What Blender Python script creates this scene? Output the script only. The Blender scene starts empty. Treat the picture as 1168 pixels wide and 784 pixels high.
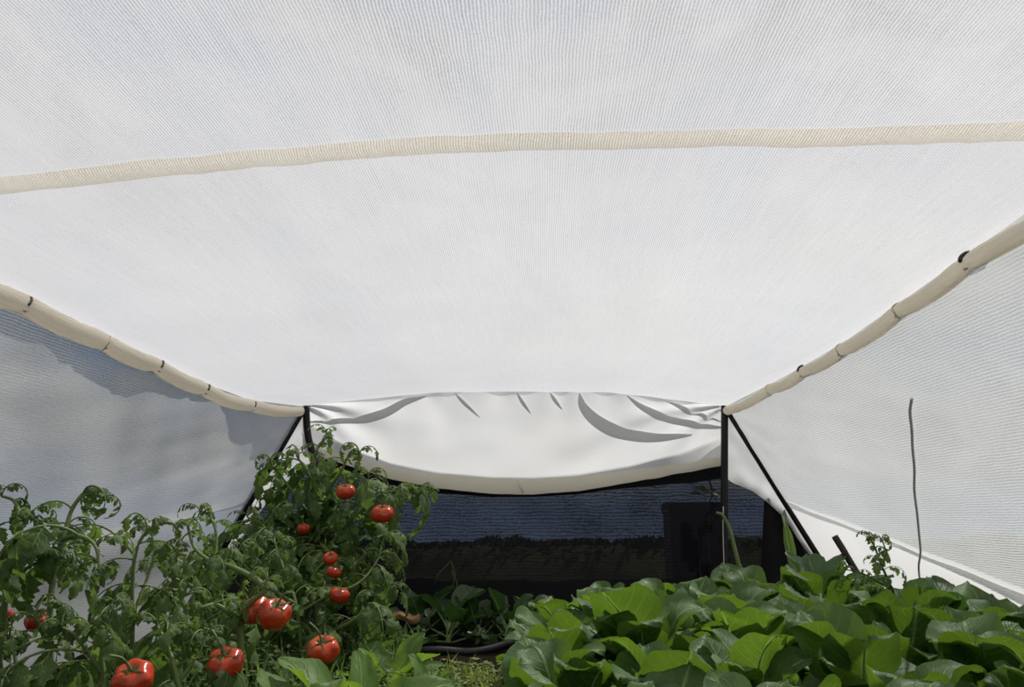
import bpy, bmesh, math, random
from mathutils import Vector, Matrix, Euler, noise
R = math.radians
PI = math.pi
S = bpy.context.scene
COL = S.collection
random.seed(7)

# ------------------------------------------------------------------ camera
F_PX = 900.0
CAM_LOC = Vector((0, 0, 0.42))
CAM_ROT = Euler((R(90 + 12.4), 0, R(2.24)), 'XYZ')
cam = bpy.data.cameras.new('camera')
cam.sensor_width = 36
cam.lens = F_PX / 1168 * 36
cam.clip_start = 0.02
cam_o = bpy.data.objects.new('camera', cam)
cam_o.location = CAM_LOC
cam_o.rotation_euler = CAM_ROT
COL.objects.link(cam_o)
S.camera = cam_o
CM = CAM_ROT.to_matrix()

def ray(px, py):
    return CM @ Vector(((px - 584) / F_PX, (392 - py) / F_PX, -1))
def P(px, py, Y):                       # the point of the place seen at a pixel, at depth Y
    d = ray(px, py)
    return CAM_LOC + d * (Y / d.y)
def PX(px, py, X):
    d = ray(px, py)
    return CAM_LOC + d * (X / d.x)

# ------------------------------------------------------------------ helpers
def tag(o, label=None, cat=None, group=None, kind=None):
    if label: o['label'] = label
    if cat: o['category'] = cat
    if group: o['group'] = group
    if kind: o['kind'] = kind
    return o
def link_mesh(name, me, parent=None, loc=None, rot=None, scale=None):
    o = bpy.data.objects.new(name, me)
    COL.objects.link(o)
    if parent: o.parent = parent
    if loc is not None: o.location = loc
    if rot is not None: o.rotation_euler = rot
    if scale is not None: o.scale = (scale,) * 3
    return o
def empty(name, loc):
    o = bpy.data.objects.new(name, None)
    o.empty_display_size = 0.05
    o.location = loc
    COL.objects.link(o)
    return o
def mesh(name, bm, mats, smooth=True):
    bm.normal_update()
    me = bpy.data.meshes.new(name)
    bm.to_mesh(me); bm.free()
    for m in (mats if isinstance(mats, (list, tuple)) else [mats]): me.materials.append(m)
    if smooth:
        for p in me.polygons: p.use_smooth = True
    return me
def catmull(pts, n=6):
    pts = [Vector(p) for p in pts]
    if len(pts) < 3: 
        return [pts[0].lerp(pts[1], i / n) for i in range(n + 1)]
    q = [pts[0] * 2 - pts[1]] + pts + [pts[-1] * 2 - pts[-2]]
    out = []
    for i in range(1, len(q) - 2):
        a, b, c, d = q[i - 1:i + 3]
        for k in range(n):
            t = k / n
            out.append(0.5 * ((2 * b) + (c - a) * t + (2 * a - 5 * b + 4 * c - d) * t * t + (3 * b - a - 3 * c + d) * t ** 3))
    out.append(pts[-1])
    return out
def tube(bm, pts, r0, r1=None, n=6, mat=0, prof=None, squash=1.0):
    pts = [Vector(p) for p in pts]
    if r1 is None: r1 = r0
    rings = []
    up = Vector((0, 0, 1))
    for i, p in enumerate(pts):
        t = (pts[min(i + 1, len(pts) - 1)] - pts[max(i - 1, 0)])
        t = t.normalized() if t.length > 1e-9 else Vector((0, 0, 1))
        a = up if abs(t.dot(up)) < 0.95 else Vector((1, 0, 0))
        u = t.cross(a).normalized(); v = u.cross(t).normalized()
        f = i / max(1, len(pts) - 1)
        r = prof(f) if prof else r0 + (r1 - r0) * f
        rings.append([bm.verts.new(p + (u * math.cos(2 * PI * k / n) * squash + v * math.sin(2 * PI * k / n)) * r) for k in range(n)])
    for a, b in zip(rings, rings[1:]):
        for k in range(n):
            f_ = bm.faces.new((a[k], a[(k + 1) % n], b[(k + 1) % n], b[k])); f_.material_index = mat
    for rg, s in ((rings[0], -1), (rings[-1], 1)):
        try:
            f_ = bm.faces.new(rg[::s]); f_.material_index = mat
        except ValueError: pass
def grid(bm, nu, nv, fn, mat=0, uv=None):
    V = [[bm.verts.new(fn(i / nu, j / nv)) for i in range(nu + 1)] for j in range(nv + 1)]
    lay = bm.loops.layers.uv.verify()
    for j in range(nv):
        for i in range(nu):
            f = bm.faces.new((V[j][i], V[j][i + 1], V[j + 1][i + 1], V[j + 1][i]))
            f.material_index = mat
            for lp, (a, b) in zip(f.loops, ((i, j), (i + 1, j), (i + 1, j + 1), (i, j + 1))):
                lp[lay].uv = (a / nu, b / nv)
def lerp(a, b, t): return a + (b - a) * t
def curve1(pts):
    """piecewise linear function from sorted (x, y) pairs"""
    def f(x):
        if x <= pts[0][0]: return pts[0][1]
        for (x0, y0), (x1, y1) in zip(pts, pts[1:]):
            if x <= x1:
                return y0 + (y1 - y0) * (x - x0) / (x1 - x0)
        return pts[-1][1]
    return f
def nz(x, y=0.0, z=0.0): return noise.noise(Vector((x, y, z)))

# ------------------------------------------------------------------ materials
class NT:
    def __init__(s, name):
        s.m = bpy.data.materials.new(name); s.m.use_nodes = True
        s.t = s.m.node_tree; s.t.nodes.clear()
        s.out = s.t.nodes.new('ShaderNodeOutputMaterial')
    def n(s, typ, **kw):
        o = s.t.nodes.new('ShaderNode' + typ)
        for k, v in kw.items(): setattr(o, k, v)
        return o
    def put(s, sock, v):
        if isinstance(v, bpy.types.NodeSocket): s.t.links.new(v, sock)
        elif v is not None:
            if sock.type == 'RGBA' and len(v) == 3: v = (*v, 1)
            sock.default_value = v
    def math(s, op, a, b=None, c=None, clamp=False):
        o = s.n('Math', operation=op); o.use_clamp = clamp
        s.put(o.inputs[0], a)
        if b is not None: s.put(o.inputs[1], b)
        if c is not None: s.put(o.inputs[2], c)
        return o.outputs[0]
    def mixc(s, f, a, b):
        o = s.n('Mix', data_type='RGBA')
        s.put(o.inputs[0], f); s.put(o.inputs[6], a); s.put(o.inputs[7], b)
        return o.outputs[2]
    def mixs(s, f, a, b):
        o = s.n('MixShader'); s.put(o.inputs[0], f)
        s.t.links.new(a, o.inputs[1]); s.t.links.new(b, o.inputs[2])
        return o.outputs[0]
    def noise(s, vec, scale, detail=2, rough=.5, dist=0):
        o = s.n('TexNoise'); s.put(o.inputs['Vector'], vec)
        o.inputs['Scale'].default_value = scale; o.inputs['Detail'].default_value = detail
        o.inputs['Roughness'].default_value = rough; o.inputs['Distortion'].default_value = dist
        return o.outputs['Fac']
    def ramp(s, f, p0, p1, v0=0., v1=1.):
        o = s.n('MapRange'); o.clamp = True
        s.put(o.inputs[0], f)
        for i, v in enumerate((p0, p1, v0, v1)): o.inputs[i + 1].default_value = v
        return o.outputs[0]
    def scalev(s, vec, sc):
        o = s.n('Mapping'); s.put(o.inputs['Vector'], vec); o.inputs['Scale'].default_value = sc
        return o.outputs[0]
    def diff(s, c, n=None):
        o = s.n('BsdfDiffuse'); s.put(o.inputs[0], c)
        if n: s.t.links.new(n, o.inputs['Normal'])
        return o.outputs[0]
    def trl(s, c, n=None):
        o = s.n('BsdfTranslucent'); s.put(o.inputs[0], c)
        if n: s.t.links.new(n, o.inputs['Normal'])
        return o.outputs[0]
    def transp(s, c=(1, 1, 1)):
        o = s.n('BsdfTransparent'); s.put(o.inputs[0], c); return o.outputs[0]
    def obj(s): return s.n('TexCoord').outputs['Object']
    def uv(s): return s.n('TexCoord').outputs['UV']
    def sep(s, v):
        o = s.n('SeparateXYZ'); s.put(o.inputs[0], v); return o.outputs
    def bump(s, h, dist, strength=1.0):
        o = s.n('Bump'); s.put(o.inputs['Height'], h)
        o.inputs['Distance'].default_value = dist; o.inputs['Strength'].default_value = strength
        return o.outputs[0]
    def done(s, sh):
        s.t.links.new(sh, s.out.inputs[0]); return s.m

def principled(name, col, rough=.6, spec=.4, colvar=0, scale=30, metal=0):
    t = NT(name)
    b = t.n('BsdfPrincipled')
    c = col
    if colvar:
        nf = t.noise(t.obj(), scale, 3)
        c = t.mixc(nf, tuple(x * (1 - colvar) for x in col), tuple(min(1, x * (1 + colvar)) for x in col))
    t.put(b.inputs['Base Color'], c)
    b.inputs['Roughness'].default_value = rough
    b.inputs['Specular IOR Level'].default_value = spec
    b.inputs['Metallic'].default_value = metal
    return t.done(b.outputs[0])

def net_material(name, axis, spacing, col, open_face, open_graze, amp, wob=0.0, crinkle=0.0, trl=.62, fine=0.12, streak=0.0, g1=.9):
    """white woven net: thread shader mixed with holes; threads run along one axis"""
    t = NT(name)
    oc = t.obj(); x, y, z = t.sep(oc)
    along = {'x': x, 'y': y, 'z': z}[axis]
    wn = t.noise(oc, 28, 3)
    c = t.math('MULTIPLY_ADD', wn, wob, along)
    ph = t.math('MULTIPLY', c, 2 * PI / spacing)
    ln = t.math('SINE', ph)
    lw = t.n('LayerWeight'); lw.inputs[0].default_value = .5
    graze = lw.outputs['Facing']
    op = t.ramp(graze, .18, g1, open_face, open_graze)
    fn = t.noise(oc, 420, 2, .7)
    big = t.noise(oc, 9, 3)
    op = t.math('MULTIPLY_ADD', ln, amp, op)
    op = t.math('MULTIPLY_ADD', t.math('SUBTRACT', fn, .5), fine * 2, op)
    op = t.math('MULTIPLY_ADD', t.math('SUBTRACT', big, .5), .10, op)
    if streak:
        sn = t.noise(t.scalev(oc, (150, 7, 150)), 1.0, 4, .65, .3)
        op = t.math('MULTIPLY_ADD', t.math('SUBTRACT', sn, .5), streak, op)
    op = t.math('MAXIMUM', op, 0.0, clamp=True)
    nrm = None
    if crinkle:
        cr = t.noise(t.scalev(oc, (60, 50, 300)), 1.0, 3, .65, .5)
        nrm = t.bump(cr, crinkle)
    colv = t.mixc(t.noise(oc, 3.0, 3), tuple(v * .93 for v in col), col)
    th = t.mixs(trl, t.diff(colv, nrm), t.trl(colv, nrm))
    return t.done(t.mixs(op, th, t.transp()))

M = {}
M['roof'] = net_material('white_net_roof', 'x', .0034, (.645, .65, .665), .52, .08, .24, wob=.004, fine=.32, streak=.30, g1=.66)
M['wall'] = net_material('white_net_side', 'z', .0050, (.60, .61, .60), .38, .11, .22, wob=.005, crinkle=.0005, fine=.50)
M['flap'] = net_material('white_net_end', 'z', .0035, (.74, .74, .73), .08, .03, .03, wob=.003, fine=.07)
M['hem'] = net_material('cream_hem', 'x', .004, (.80, .74, .62), .03, .01, .02, fine=.05, trl=.5)
M['sleeve'] = net_material('beige_sleeve', 'x', .004, (.88, .82, .72), .12, .05, .03, fine=.10, trl=.66)
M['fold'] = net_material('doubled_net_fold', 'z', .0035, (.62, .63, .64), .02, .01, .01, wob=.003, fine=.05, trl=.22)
M['seam'] = net_material('cream_seam', 'x', .0034, (.60, .56, .485), .13, .08, .10, wob=.004, fine=.22, trl=.68)

def black_net():
    t = NT('black_shade_net')
    oc = t.obj(); x, y, z = t.sep(oc)
    wn = t.noise(t.scalev(oc, (14, 14, 40)), 1, 3)
    c = t.math('MULTIPLY_ADD', wn, .02, z)
    ln = t.math('SINE', t.math('MULTIPLY', c, 2 * PI / .0115))
    fn = t.noise(t.scalev(oc, (160, 160, 420)), 1, 2, .7)
    op = t.math('MULTIPLY_ADD', ln, .055, .125)
    op = t.math('MULTIPLY_ADD', t.math('SUBTRACT', fn, .5), .55, op)
    bg_ = t.noise(t.scalev(oc, (5, 5, 9)), 1, 3)
    op = t.math('MULTIPLY_ADD', t.math('SUBTRACT', bg_, .5), .22, op)
    op = t.math('MAXIMUM', op, .012, clamp=True)
    d = t.mixs(.25, t.diff((.012, .012, .014)), t.trl((.012, .012, .015)))
    return t.done(t.mixs(op, d, t.transp()))
M['black_net'] = black_net()
M['black_hem'] = principled('black_hem_cloth', (.012, .012, .013), .9, .1, .3, 200)
M['black'] = principled('black_pole_coating', (.012, .011, .011), .55, .25, .25, 60)
M['dark_clip'] = principled('dark_wire_clip', (.035, .03, .022), .5, .4, .3, 90)
M['pale_clip_and_glint'] = principled('pale_tie_and_glint', (.55, .5, .42), .5, .4, .1, 90)
M['cord'] = principled('grey_cord', (.52, .52, .50), .9, .1, .3, 200)
M['string'] = principled('white_string', (.75, .75, .7), .8, .1, .1, 200)
M['pipe'] = principled('black_hose_plastic', (.03, .028, .03), .42, .4, .3, 40)
M['wood'] = principled('weathered_stake_wood', (.05, .042, .035), .85, .2, .4, 50)
M['crate'] = principled('dark_plastic_bin', (.022, .03, .026), .6, .3, .2, 30)
M['dry'] = principled('dry_leaf_tissue', (.42, .28, .17), .8, .1, .45, 40)

def soil():
    t = NT('dark_soil')
    oc = t.obj()
    a = t.noise(oc, 18, 5, .65); b = t.noise(oc, 90, 3, .6)
    c = t.mixc(a, (.006, .005, .004), (.035, .026, .018))
    bp = t.bump(t.math('MULTIPLY_ADD', b, .5, a), .03)
    return t.done(t.diff(c, bp))
M['soil'] = soil()
def outside_ground():
    t = NT('rough_grass_ground')
    oc = t.obj()
    a = t.noise(oc, 4, 5, .65)
    return t.done(t.diff(t.mixc(a, (.02, .019, .012), (.065, .068, .028))))
M['ground'] = outside_ground()

def leaf_mat(name, dark, light, vein, trans, bloom=0.0, nlat=7.0, rough=.42, veinw=.09, trl=.45, spec=.5):
    t = NT(name)
    uv = t.uv(); u, v, _ = t.sep(uv)
    oc = t.obj()
    au = t.math('ABSOLUTE', t.math('SUBTRACT', u, .5))                  # 0 .. .5
    oi = t.n('ObjectInfo').outputs['Random']
    ph = t.math('MULTIPLY', t.math('MULTIPLY_ADD', au, -.62, v), nlat)
    fr = t.math('ABSOLUTE', t.math('SUBTRACT', t.math('FRACT', ph), .5))  # 0 at a side vein
    lat = t.ramp(fr, 0, veinw, 1, 0)
    lat = t.math('MULTIPLY', lat, t.ramp(au, .02, .46, .85, .1))
    mid = t.ramp(au, .010, .045, 1, 0)
    vn = t.math('MAXIMUM', lat, mid)
    net = t.noise(oc, 240, 2, .6)
    vn2 = t.math('MULTIPLY', t.ramp(net, .55, .72), .22)
    vn = t.math('MAXIMUM', vn, vn2)
    big = t.noise(oc, 22, 3)
    base = t.mixc(t.math('MULTIPLY_ADD', oi, .65, t.math('MULTIPLY', big, .4)), dark, light)
    col = t.mixc(t.math('MULTIPLY', vn, .85), base, vein)
    if bloom:
        bl = t.math('MULTIPLY', t.ramp(t.noise(oc, 14, 4, .6), .45, .75), bloom)
        col = t.mixc(bl, col, (.26, .34, .22))
    geo = t.n('NewGeometry')
    col = t.mixc(t.math('MULTIPLY', geo.outputs['Backfacing'], .35), col, (.17, .24, .11))
    h = t.math('SUBTRACT', t.math('MULTIPLY', t.noise(oc, 130, 2), .4), t.math('MULTIPLY', t.math('MAXIMUM', lat, mid), 1.1))
    bp = t.bump(h, .0014)
    b = t.n('BsdfPrincipled')
    t.put(b.inputs['Base Color'], col)
    b.inputs['Roughness'].default_value = rough
    b.inputs['Specular IOR Level'].default_value = spec
    t.t.links.new(bp, b.inputs['Normal'])
    tc = t.mixc(t.math('MULTIPLY', vn, .8), trans, tuple(min(1, x * 1.9 + .05) for x in trans))
    tc = t.mixc(t.math('MULTIPLY', oi, .5), tc, tuple(x * .5 for x in trans))
    return t.done(t.mixs(trl, b.outputs[0], t.trl(tc, bp)))
M['collard'] = leaf_mat('broad_leaf_blade', (.022, .085, .012), (.075, .17, .028), (.34, .46, .18), (.155, .28, .020), bloom=.30, rough=.50, spec=.26, trl=.42)
M['lettuce'] = leaf_mat('lettuce_leaf_blade', (.07, .17, .02), (.13, .26, .035), (.32, .44, .15), (.30, .48, .04), bloom=.08, spec=.28, rough=.5)
M['darkgreen'] = leaf_mat('dark_seedling_leaf', (.014, .05, .012), (.035, .10, .025), (.08, .15, .06), (.06, .14, .02), bloom=.25)
M['tomleaf'] = leaf_mat('tomato_leaflet', (.022, .055, .012), (.14, .22, .060), (.20, .28, .10), (.20, .33, .05), nlat=6, rough=.55, veinw=.12, spec=.3, trl=.4)
M['rib'] = principled('pale_leaf_rib', (.22, .33, .12), .5, .4, .15, 40)
M['tomstem'] = principled('tomato_stem_skin', (.14, .19, .065), .6, .3, .4, 40)
M['darkstem'] = principled('dark_stem_skin', (.045, .075, .022), .6, .3, .35, 40)
M['weed'] = leaf_mat('weed_blade', (.09, .15, .025), (.22, .30, .06), (.3, .37, .1), (.40, .50, .08), rough=.55, nlat=3)
M['drystem'] = principled('dry_vine_stem', (.10, .09, .04), .8, .1, .4, 60)

def tomato_mat():
    t = NT('ripe_tomato_skin')
    oc = t.obj(); x, y, z = t.sep(oc)
    top = t.ramp(z, .0, .034, 0, 1)
    n1 = t.noise(oc, 28, 2)
    f = t.math('MULTIPLY', top, t.ramp(n1, .35, .75))
    oi = t.n('ObjectInfo').outputs['Random']
    c = t.mixc(oi, (.42, .026, .008), (.52, .050, .011))
    c = t.mixc(f, c, (.58, .13, .020))
    b = t.n('BsdfPrincipled'); t.put(b.inputs['Base Color'], c)
    b.inputs['Roughness'].default_value = .22
    b.inputs['Specular IOR Level'].default_value = .5
    b.inputs['Subsurface Weight'].default_value = .15
    b.inputs['Subsurface Radius'].default_value = (.008, .002, .001)
    return t.done(b.outputs[0])
M['tomato'] = tomato_mat()

# ------------------------------------------------------------------ world and sun
w = bpy.data.worlds.new('sky'); S.world = w; w.use_nodes = True
t = w.node_tree; t.nodes.clear()
wt = NT.__new__(NT); wt.t = t; wt.m = None
bgo = t.nodes.new('ShaderNodeOutputWorld')
d = wt.n('TexCoord').outputs['Generated']
dx, dy, dz = wt.sep(d)
grad = wt.ramp(dz, -.12, .9)
skyc = wt.mixc(wt.ramp(dz, -.1, .25), (.24, .31, .47), (.26, .38, .64))
skyc = wt.mixc(wt.ramp(dz, .2, 1), skyc, (.30, .37, .50))
cl = wt.noise(wt.scalev(d, (3.4, 3.4, 6.5)), 1.0, 7, .58, .5)
clm = wt.ramp(cl, .36, .55)
clm = wt.math('MULTIPLY', clm, wt.ramp(dz, .01, .06))
cg = wt.noise(wt.scalev(d, (5, 5, 9)), 1.0, 5, .6, .6)
skyc = wt.mixc(clm, skyc, wt.mixc(wt.ramp(cg, .40, .62), (.36, .37, .39), (.76, .77, .78)))
skyc = wt.mixc(wt.ramp(dz, -.25, -.12), (.03, .035, .03), skyc)
bg = wt.n('Background'); wt.put(bg.inputs[0], skyc); bg.inputs[1].default_value = 0.62
t.links.new(bg.outputs[0], bgo.inputs[0])

sl = bpy.data.lights.new('sun', 'SUN'); sl.energy = 6.25; sl.angle = R(.6); sl.color = (1, .965, .92)
so = bpy.data.objects.new('sun', sl); COL.objects.link(so)
az, el = R(34), R(58)
sv = Vector((math.sin(az) * math.cos(el), math.cos(az) * math.cos(el), math.sin(el)))
so.rotation_euler = sv.to_track_quat('Z', 'Y').to_euler()
so.location = sv * 6

# ------------------------------------------------------------------ the tunnel
YB = 2.84                                # the far end
lpix = [(0, 325), (60, 352), (115, 380), (175, 408), (230, 436), (283, 456)]
lp = [PX(a, b, -.885) for a, b in lpix]
LR = [(-1.2, -.90, .80), (.2, -.89, .795)] + [(p.y, p.x, p.z) for p in lp]
pb = P(343, 464, YB); LR.append((pb.y, pb.x, pb.z))
rpix = [(1168, 245), (1108, 287), (1040, 336), (962, 391), (900, 427)]
rp = [PX(a, b, .66) for a, b in rpix]
RR = [(-1.2, .67, .83), (.2, .665, .825)] + [(p.y, p.x, p.z) for p in rp]
pb2 = P(829, 464, YB); RR.append((pb2.y, pb2.x, pb2.z))
lX, lZ = curve1([(a, b) for a, b, c in LR]), curve1([(a, c) for a, b, c in LR])
rX, rZ = curve1([(a, b) for a, b, c in RR]), curve1([(a, c) for a, b, c in RR])
topz = curve1([(0, 0), (.06, .012), (.2, .034), (.34, .052), (.5, .054), (.72, .052), (.85, .028), (1, 0)])
def roof_pt(u, Y):
    x = lerp(lX(Y), rX(Y), u)
    z = lerp(lZ(Y), rZ(Y), u) + topz(u) * (1 if Y > 1.2 else 1.0)
    e = min(1, min(u, 1 - u) * 6)
    z += e * (.005 * nz(x * 3, Y * 1.5, 3) + .0025 * nz(x * 9, Y * 2.5, 8))
    return Vector((x, Y, z))
def roof_z(x, Y):
    u = (x - lX(Y)) / (rX(Y) - lX(Y))
    return roof_pt(min(1, max(0, u)), Y).z
bm = bmesh.new()
grid(bm, 90, 110, lambda u, v: roof_pt(u, lerp(-1.2, YB, v)))
ceiling = link_mesh('ceiling', mesh('ceiling', bm, M['roof']))
tag(ceiling, 'white woven net roof stretched over the tunnel', 'netting', kind='structure')

def on_roof(px, py):
    d = ray(px, py); tt = .8
    for _ in range(30):
        p = CAM_LOC + d * tt
        tt = (roof_z(p.x, p.y) - CAM_LOC.z) / d.z
    return CAM_LOC + d * tt
seam_px = [(0, 210), (120, 197), (230, 186), (330, 177), (430, 168), (520, 163), (620, 159.5), (720, 158), (800, 156.5), (900, 156), (1010, 153), (1100, 150), (1168, 148)]
sp = [on_roof(a, b) for a, b in seam_px]
d0 = (sp[0] - sp[1]).normalized(); d1 = (sp[-1] - sp[-2]).normalized()
sp = [sp[0] + d0 * .17] + sp + [sp[-1] + d1 * .135]
sc = catmull([Vector((p.x, p.y, 0)) for p in sp], 8)
bm = bmesh.new()
rows = []
for i, p in enumerate(sc):
    f = i / (len(sc) - 1)
    wd = .0225 + .002 * nz(f * 14, 1) + .0016 * nz(f * 40, 5)
    row = []
    for k in range(7):
        s = -1 + k / 3
        y = p.y + s * wd + .002 * nz(f * 30, 7)
        z = roof_z(p.x, y) - .0025 - .0045 * (1 - s * s) - .0012 * nz(f * 60, s * 2)
        row.append(bm.verts.new((p.x, y, z)))
    rows.append(row)
for a, b in zip(rows, rows[1:]):
    for k in range(6): bm.faces.new((a[k], b[k], b[k + 1], a[k + 1]))
seam = link_mesh('seam', mesh('seam', bm, M['seam']), ceiling)
seam['label'] = 'cream seam band crossing the white roof'

# side walls ---------------------------------------------------------
POLE = {1: (P(831, 468, YB), P(935, 636, YB)), -1: (P(346, 467, YB), P(262, 612, YB))}
def wall_xyz(side, Y, z):
    x = lX(Y) - .62 * (lZ(Y) - z) if side < 0 else rX(Y) + .63 * (rZ(Y) - z)
    f = min(1, max(0, (Y - YB + .7) / .7)); f = f * f * (3 - 2 * f)
    a, b = POLE[side]
    return lerp(x, a.x + (b.x - a.x) * (z - a.z) / (b.z - a.z) - side * .006, f)
def crease(side, Y):
    c = .47 - .19 * (YB - Y) if side > 0 else .48 - .127 * (YB - Y)
    return max(.14, c) + .008 * nz(Y * 5, side * 3)
def wall_pt(side, v, Y):
    zt = (rZ if side > 0 else lZ)(Y); zb = crease(side, Y) - .015
    z = lerp(zb, zt, v)
    x = wall_xyz(side, Y, z)
    e = math.sin(PI * min(1, max(0, v))) ** .5 if 0 < v < 1 else 0
    k = .016 if side < 0 else .009
    dsp = k * nz(Y * 2.2, z * 4, side * 5) + .5 * k * nz(Y * 6 + z * 5, z * 3, 9 + side) + .003 * nz(Y * 5 - z * 18, z * 6, side)
    # drag folds that run to the far top corner
    corner = math.atan2((zt - z), max(.02, YB + .05 - Y))
    dsp += .004 * math.sin(corner * 22 + side) * min(1, max(0, 1 - (YB - Y) * .8))
    return Vector((x + side * (e * (dsp - .016)) * min(1, (YB - Y) * 4 + .05), Y, z))
def skirt_pt(side, v, Y):
    zt = crease(side, Y) + .012
    z = lerp(-.01, zt, v)
    g = min(1, (YB - Y) * 3)
    x = lerp(wall_xyz(side, Y, z), wall_xyz(side, Y, zt) + side * (.72 if side > 0 else .62) * (zt - z), g) + side * g * (.006 + .014 * math.sin(PI * min(1, (1 - v) * 2.2)) * (1 + nz(Y * 4, z * 4)) + .006 * (1 - v) * nz(Y * 9, z * 5, 4))
    return Vector((x, Y, z))
walls = {}
for side, nm, lb in ((-1, 'wall_left', 'grey-white net wall of the tunnel behind the tomato plants'), (1, 'wall_right', 'bright white net wall of the tunnel behind the leafy bed')):
    bm = bmesh.new()
    grid(bm, 110, 44, lambda u, v: wall_pt(side, v, lerp(-1.2, YB, u)))
    wl = link_mesh(nm, mesh(nm, bm, M['wall']))
    tag(wl, lb, 'netting', kind='structure')
    bm = bmesh.new()
    grid(bm, 110, 14, lambda u, v: skirt_pt(side, v, lerp(-1.2, YB, u)))
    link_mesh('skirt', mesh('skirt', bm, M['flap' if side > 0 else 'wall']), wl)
    walls[side] = wl
    # ragged hem of the net gathered under the roof-edge sleeve
    Xf, Zf = (rX, rZ) if side > 0 else (lX, lZ)
    bm = bmesh.new()
    def fr_pt(u, v):
        Y = lerp(-1.2, YB - .05, u)
        dp = .016 + .007 * nz(Y * 16, side) + .005 * abs(math.sin(Y * 17)) + .004 * nz(Y * 50, 3)
        return Vector((Xf(Y) + side * (.004 - .008 * math.sin(v * 2.5) + .004 * nz(Y * 25, v)), Y, Zf(Y) - .014 - v * max(.006, dp)))
    grid(bm, 260, 4, fr_pt)
    link_mesh('gathered_edge', mesh('gathered_edge', bm, M['wall']), wl)
    if side > 0:
        for bk in (.010, .016):
            bm = bmesh.new()
            def wedge(u, v):
                Y = lerp(.9, 2.25, u); w_ = .012 + .085 * max(0, 2.1 - Y)
                p = skirt_pt(1, 1, Y); z = p.z - .014 - v * w_
                q = skirt_pt(1, min(1, max(0, (z + .01) / (crease(1, Y) + .022))), Y)
                return q + Vector((bk, 0, 0))
            grid(bm, 60, 6, wedge)
            link_mesh('fold', mesh('fold', bm, M['wall']), wl)

# sleeves along the roof edges --------------------------------------
def sleeve(side, clips, label):
    Xf, Zf = (rX, rZ) if side > 0 else (lX, lZ)
    base = Vector((Xf(0), 0, Zf(0)))
    e = empty('edge_sleeve', base)
    tag(e, label, 'sleeve', 'beige sleeves along the roof edges')
    cy = sorted(c[0].y for c in clips)
    def sag(Y):
        import bisect
        ks = [-1.2, -.7, -.2, .3, .75] + [c for c in cy if c > .8] + [YB]
        ks = sorted(set(ks))
        for a, b in zip(ks, ks[1:]):
            if a <= Y <= b: return math.sin(PI * (Y - a) / (b - a)) * min(.010, (b - a) * .028)
        return 0
    n = 150
    pts, rr = [], []
    for i in range(n + 1):
        Y = lerp(-1.2, YB - .02, i / n)
        pts.append(Vector((Xf(Y) - side * .004, Y, Zf(Y) - .016 - sag(Y) - .0015 * nz(Y * 20, side))) - base)
        pin = min([abs(Y - c) for c in cy] + [1])
        rr.append((.0150 if side > 0 else .0190) + .0022 * nz(Y * 9, side * 4) + .0012 * nz(Y * 31, side * 4) - .003 * math.exp(-(pin / .012) ** 2))
    bm = bmesh.new()
    tube(bm, pts, .02, n=14, prof=lambda f: rr[int(round(f * n))])
    link_mesh('sleeve', mesh('sleeve', bm, M['sleeve']), e)
    for c, dark in clips:
        bm = bmesh.new()
        Y = c.y
        ctr = Vector((Xf(Y) - side * .004, Y, Zf(Y) - .016)) - base
        rs = .0135 if side > 0 else .0175
        ring = [ctr + Vector((-side * math.cos(a) * rs, .004 * math.sin(3 * a), math.sin(a) * rs)) for a in [R(lerp(85 if side > 0 else 35, (5 if side > 0 else -20) if dark else -90, k / 12)) for k in range(13)]]
        tube(bm, ring, (.0036 if side > 0 else .0028) if dark else .0016, n=6)
        inward = Vector((-side * .6, 0, -.8)).normalized()
        k0 = ctr + inward * (rs - .001)
        cl_ = link_mesh('clip', mesh('clip', bm, M['dark_clip'] if dark else M['pale_clip_and_glint']), e)
        bm = bmesh.new()
        tube(bm, [k0 + Vector((0, -.004, -.001)), k0 + inward * .003, k0 + Vector((0, .005, .002))], .0024, n=6)
        link_mesh('glint_bead', mesh('glint_bead', bm, M['pale_clip_and_glint']), cl_)  # glint on the clip, modelled as a small pale bead
sleeve(1, [(PX(1108, 287, .66), True), (PX(1028, 344, .66), False), (PX(962, 391, .66), False), (PX(918, 416, .66), True), (PX(880, 439, .66), False)],
       'beige fabric sleeve with dark clips along the right roof edge')
sleeve(-1, [(PX(22, 334, -.885), True), (PX(115, 379, -.885), False), (PX(176, 408, -.885), True), (PX(230, 436, -.885), True), (PX(284, 456, -.885), True)],
       'beige fabric sleeve with dark clips along the left roof edge')

# frame poles at the far end -----------------------------------------
def pole(pts, r, label, name='frame_pole'):
    bm = bmesh.new()
    base = Vector(pts[0])
    tube(bm, [Vector(p) - base for p in catmull(pts, 6)], r, n=10)
    o = link_mesh(name, mesh(name, bm, M['black']), loc=base)
    return tag(o, label, 'pole', 'black frame poles at the far end')
def ground(p, q):
    """carry the line p->q on to the soil"""
    p, q = Vector(p), Vector(q); s = (p.z + .01) / (p.z - q.z)
    return p + (q - p) * s
a, b = P(826.5, 463, YB - .01), P(826, 655, YB - .01)
pole([ground(a, b), a], .0125, 'upright black pole at the far right corner of the tunnel')
a, b = P(833, 472, YB - .02), P(935, 636, YB - .02)
pole([ground(a, b), a], .0125, 'slanted black pole edging the bright right net wall')
a = P(349, 462, YB - .01)
pole([ground(P(357, 520, YB - .01), P(374, 600, YB - .01)), P(374, 600, YB - .01), P(358, 525, YB - .01), P(351, 495, YB - .01), a], .0125, 'upright black pole behind the tall tomato bush')
a, b = P(345, 468, YB - .02), P(262, 612, YB - .02)
pole([ground(a, b), a], .0125, 'slanted black pole edging the grey left net wall')

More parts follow.
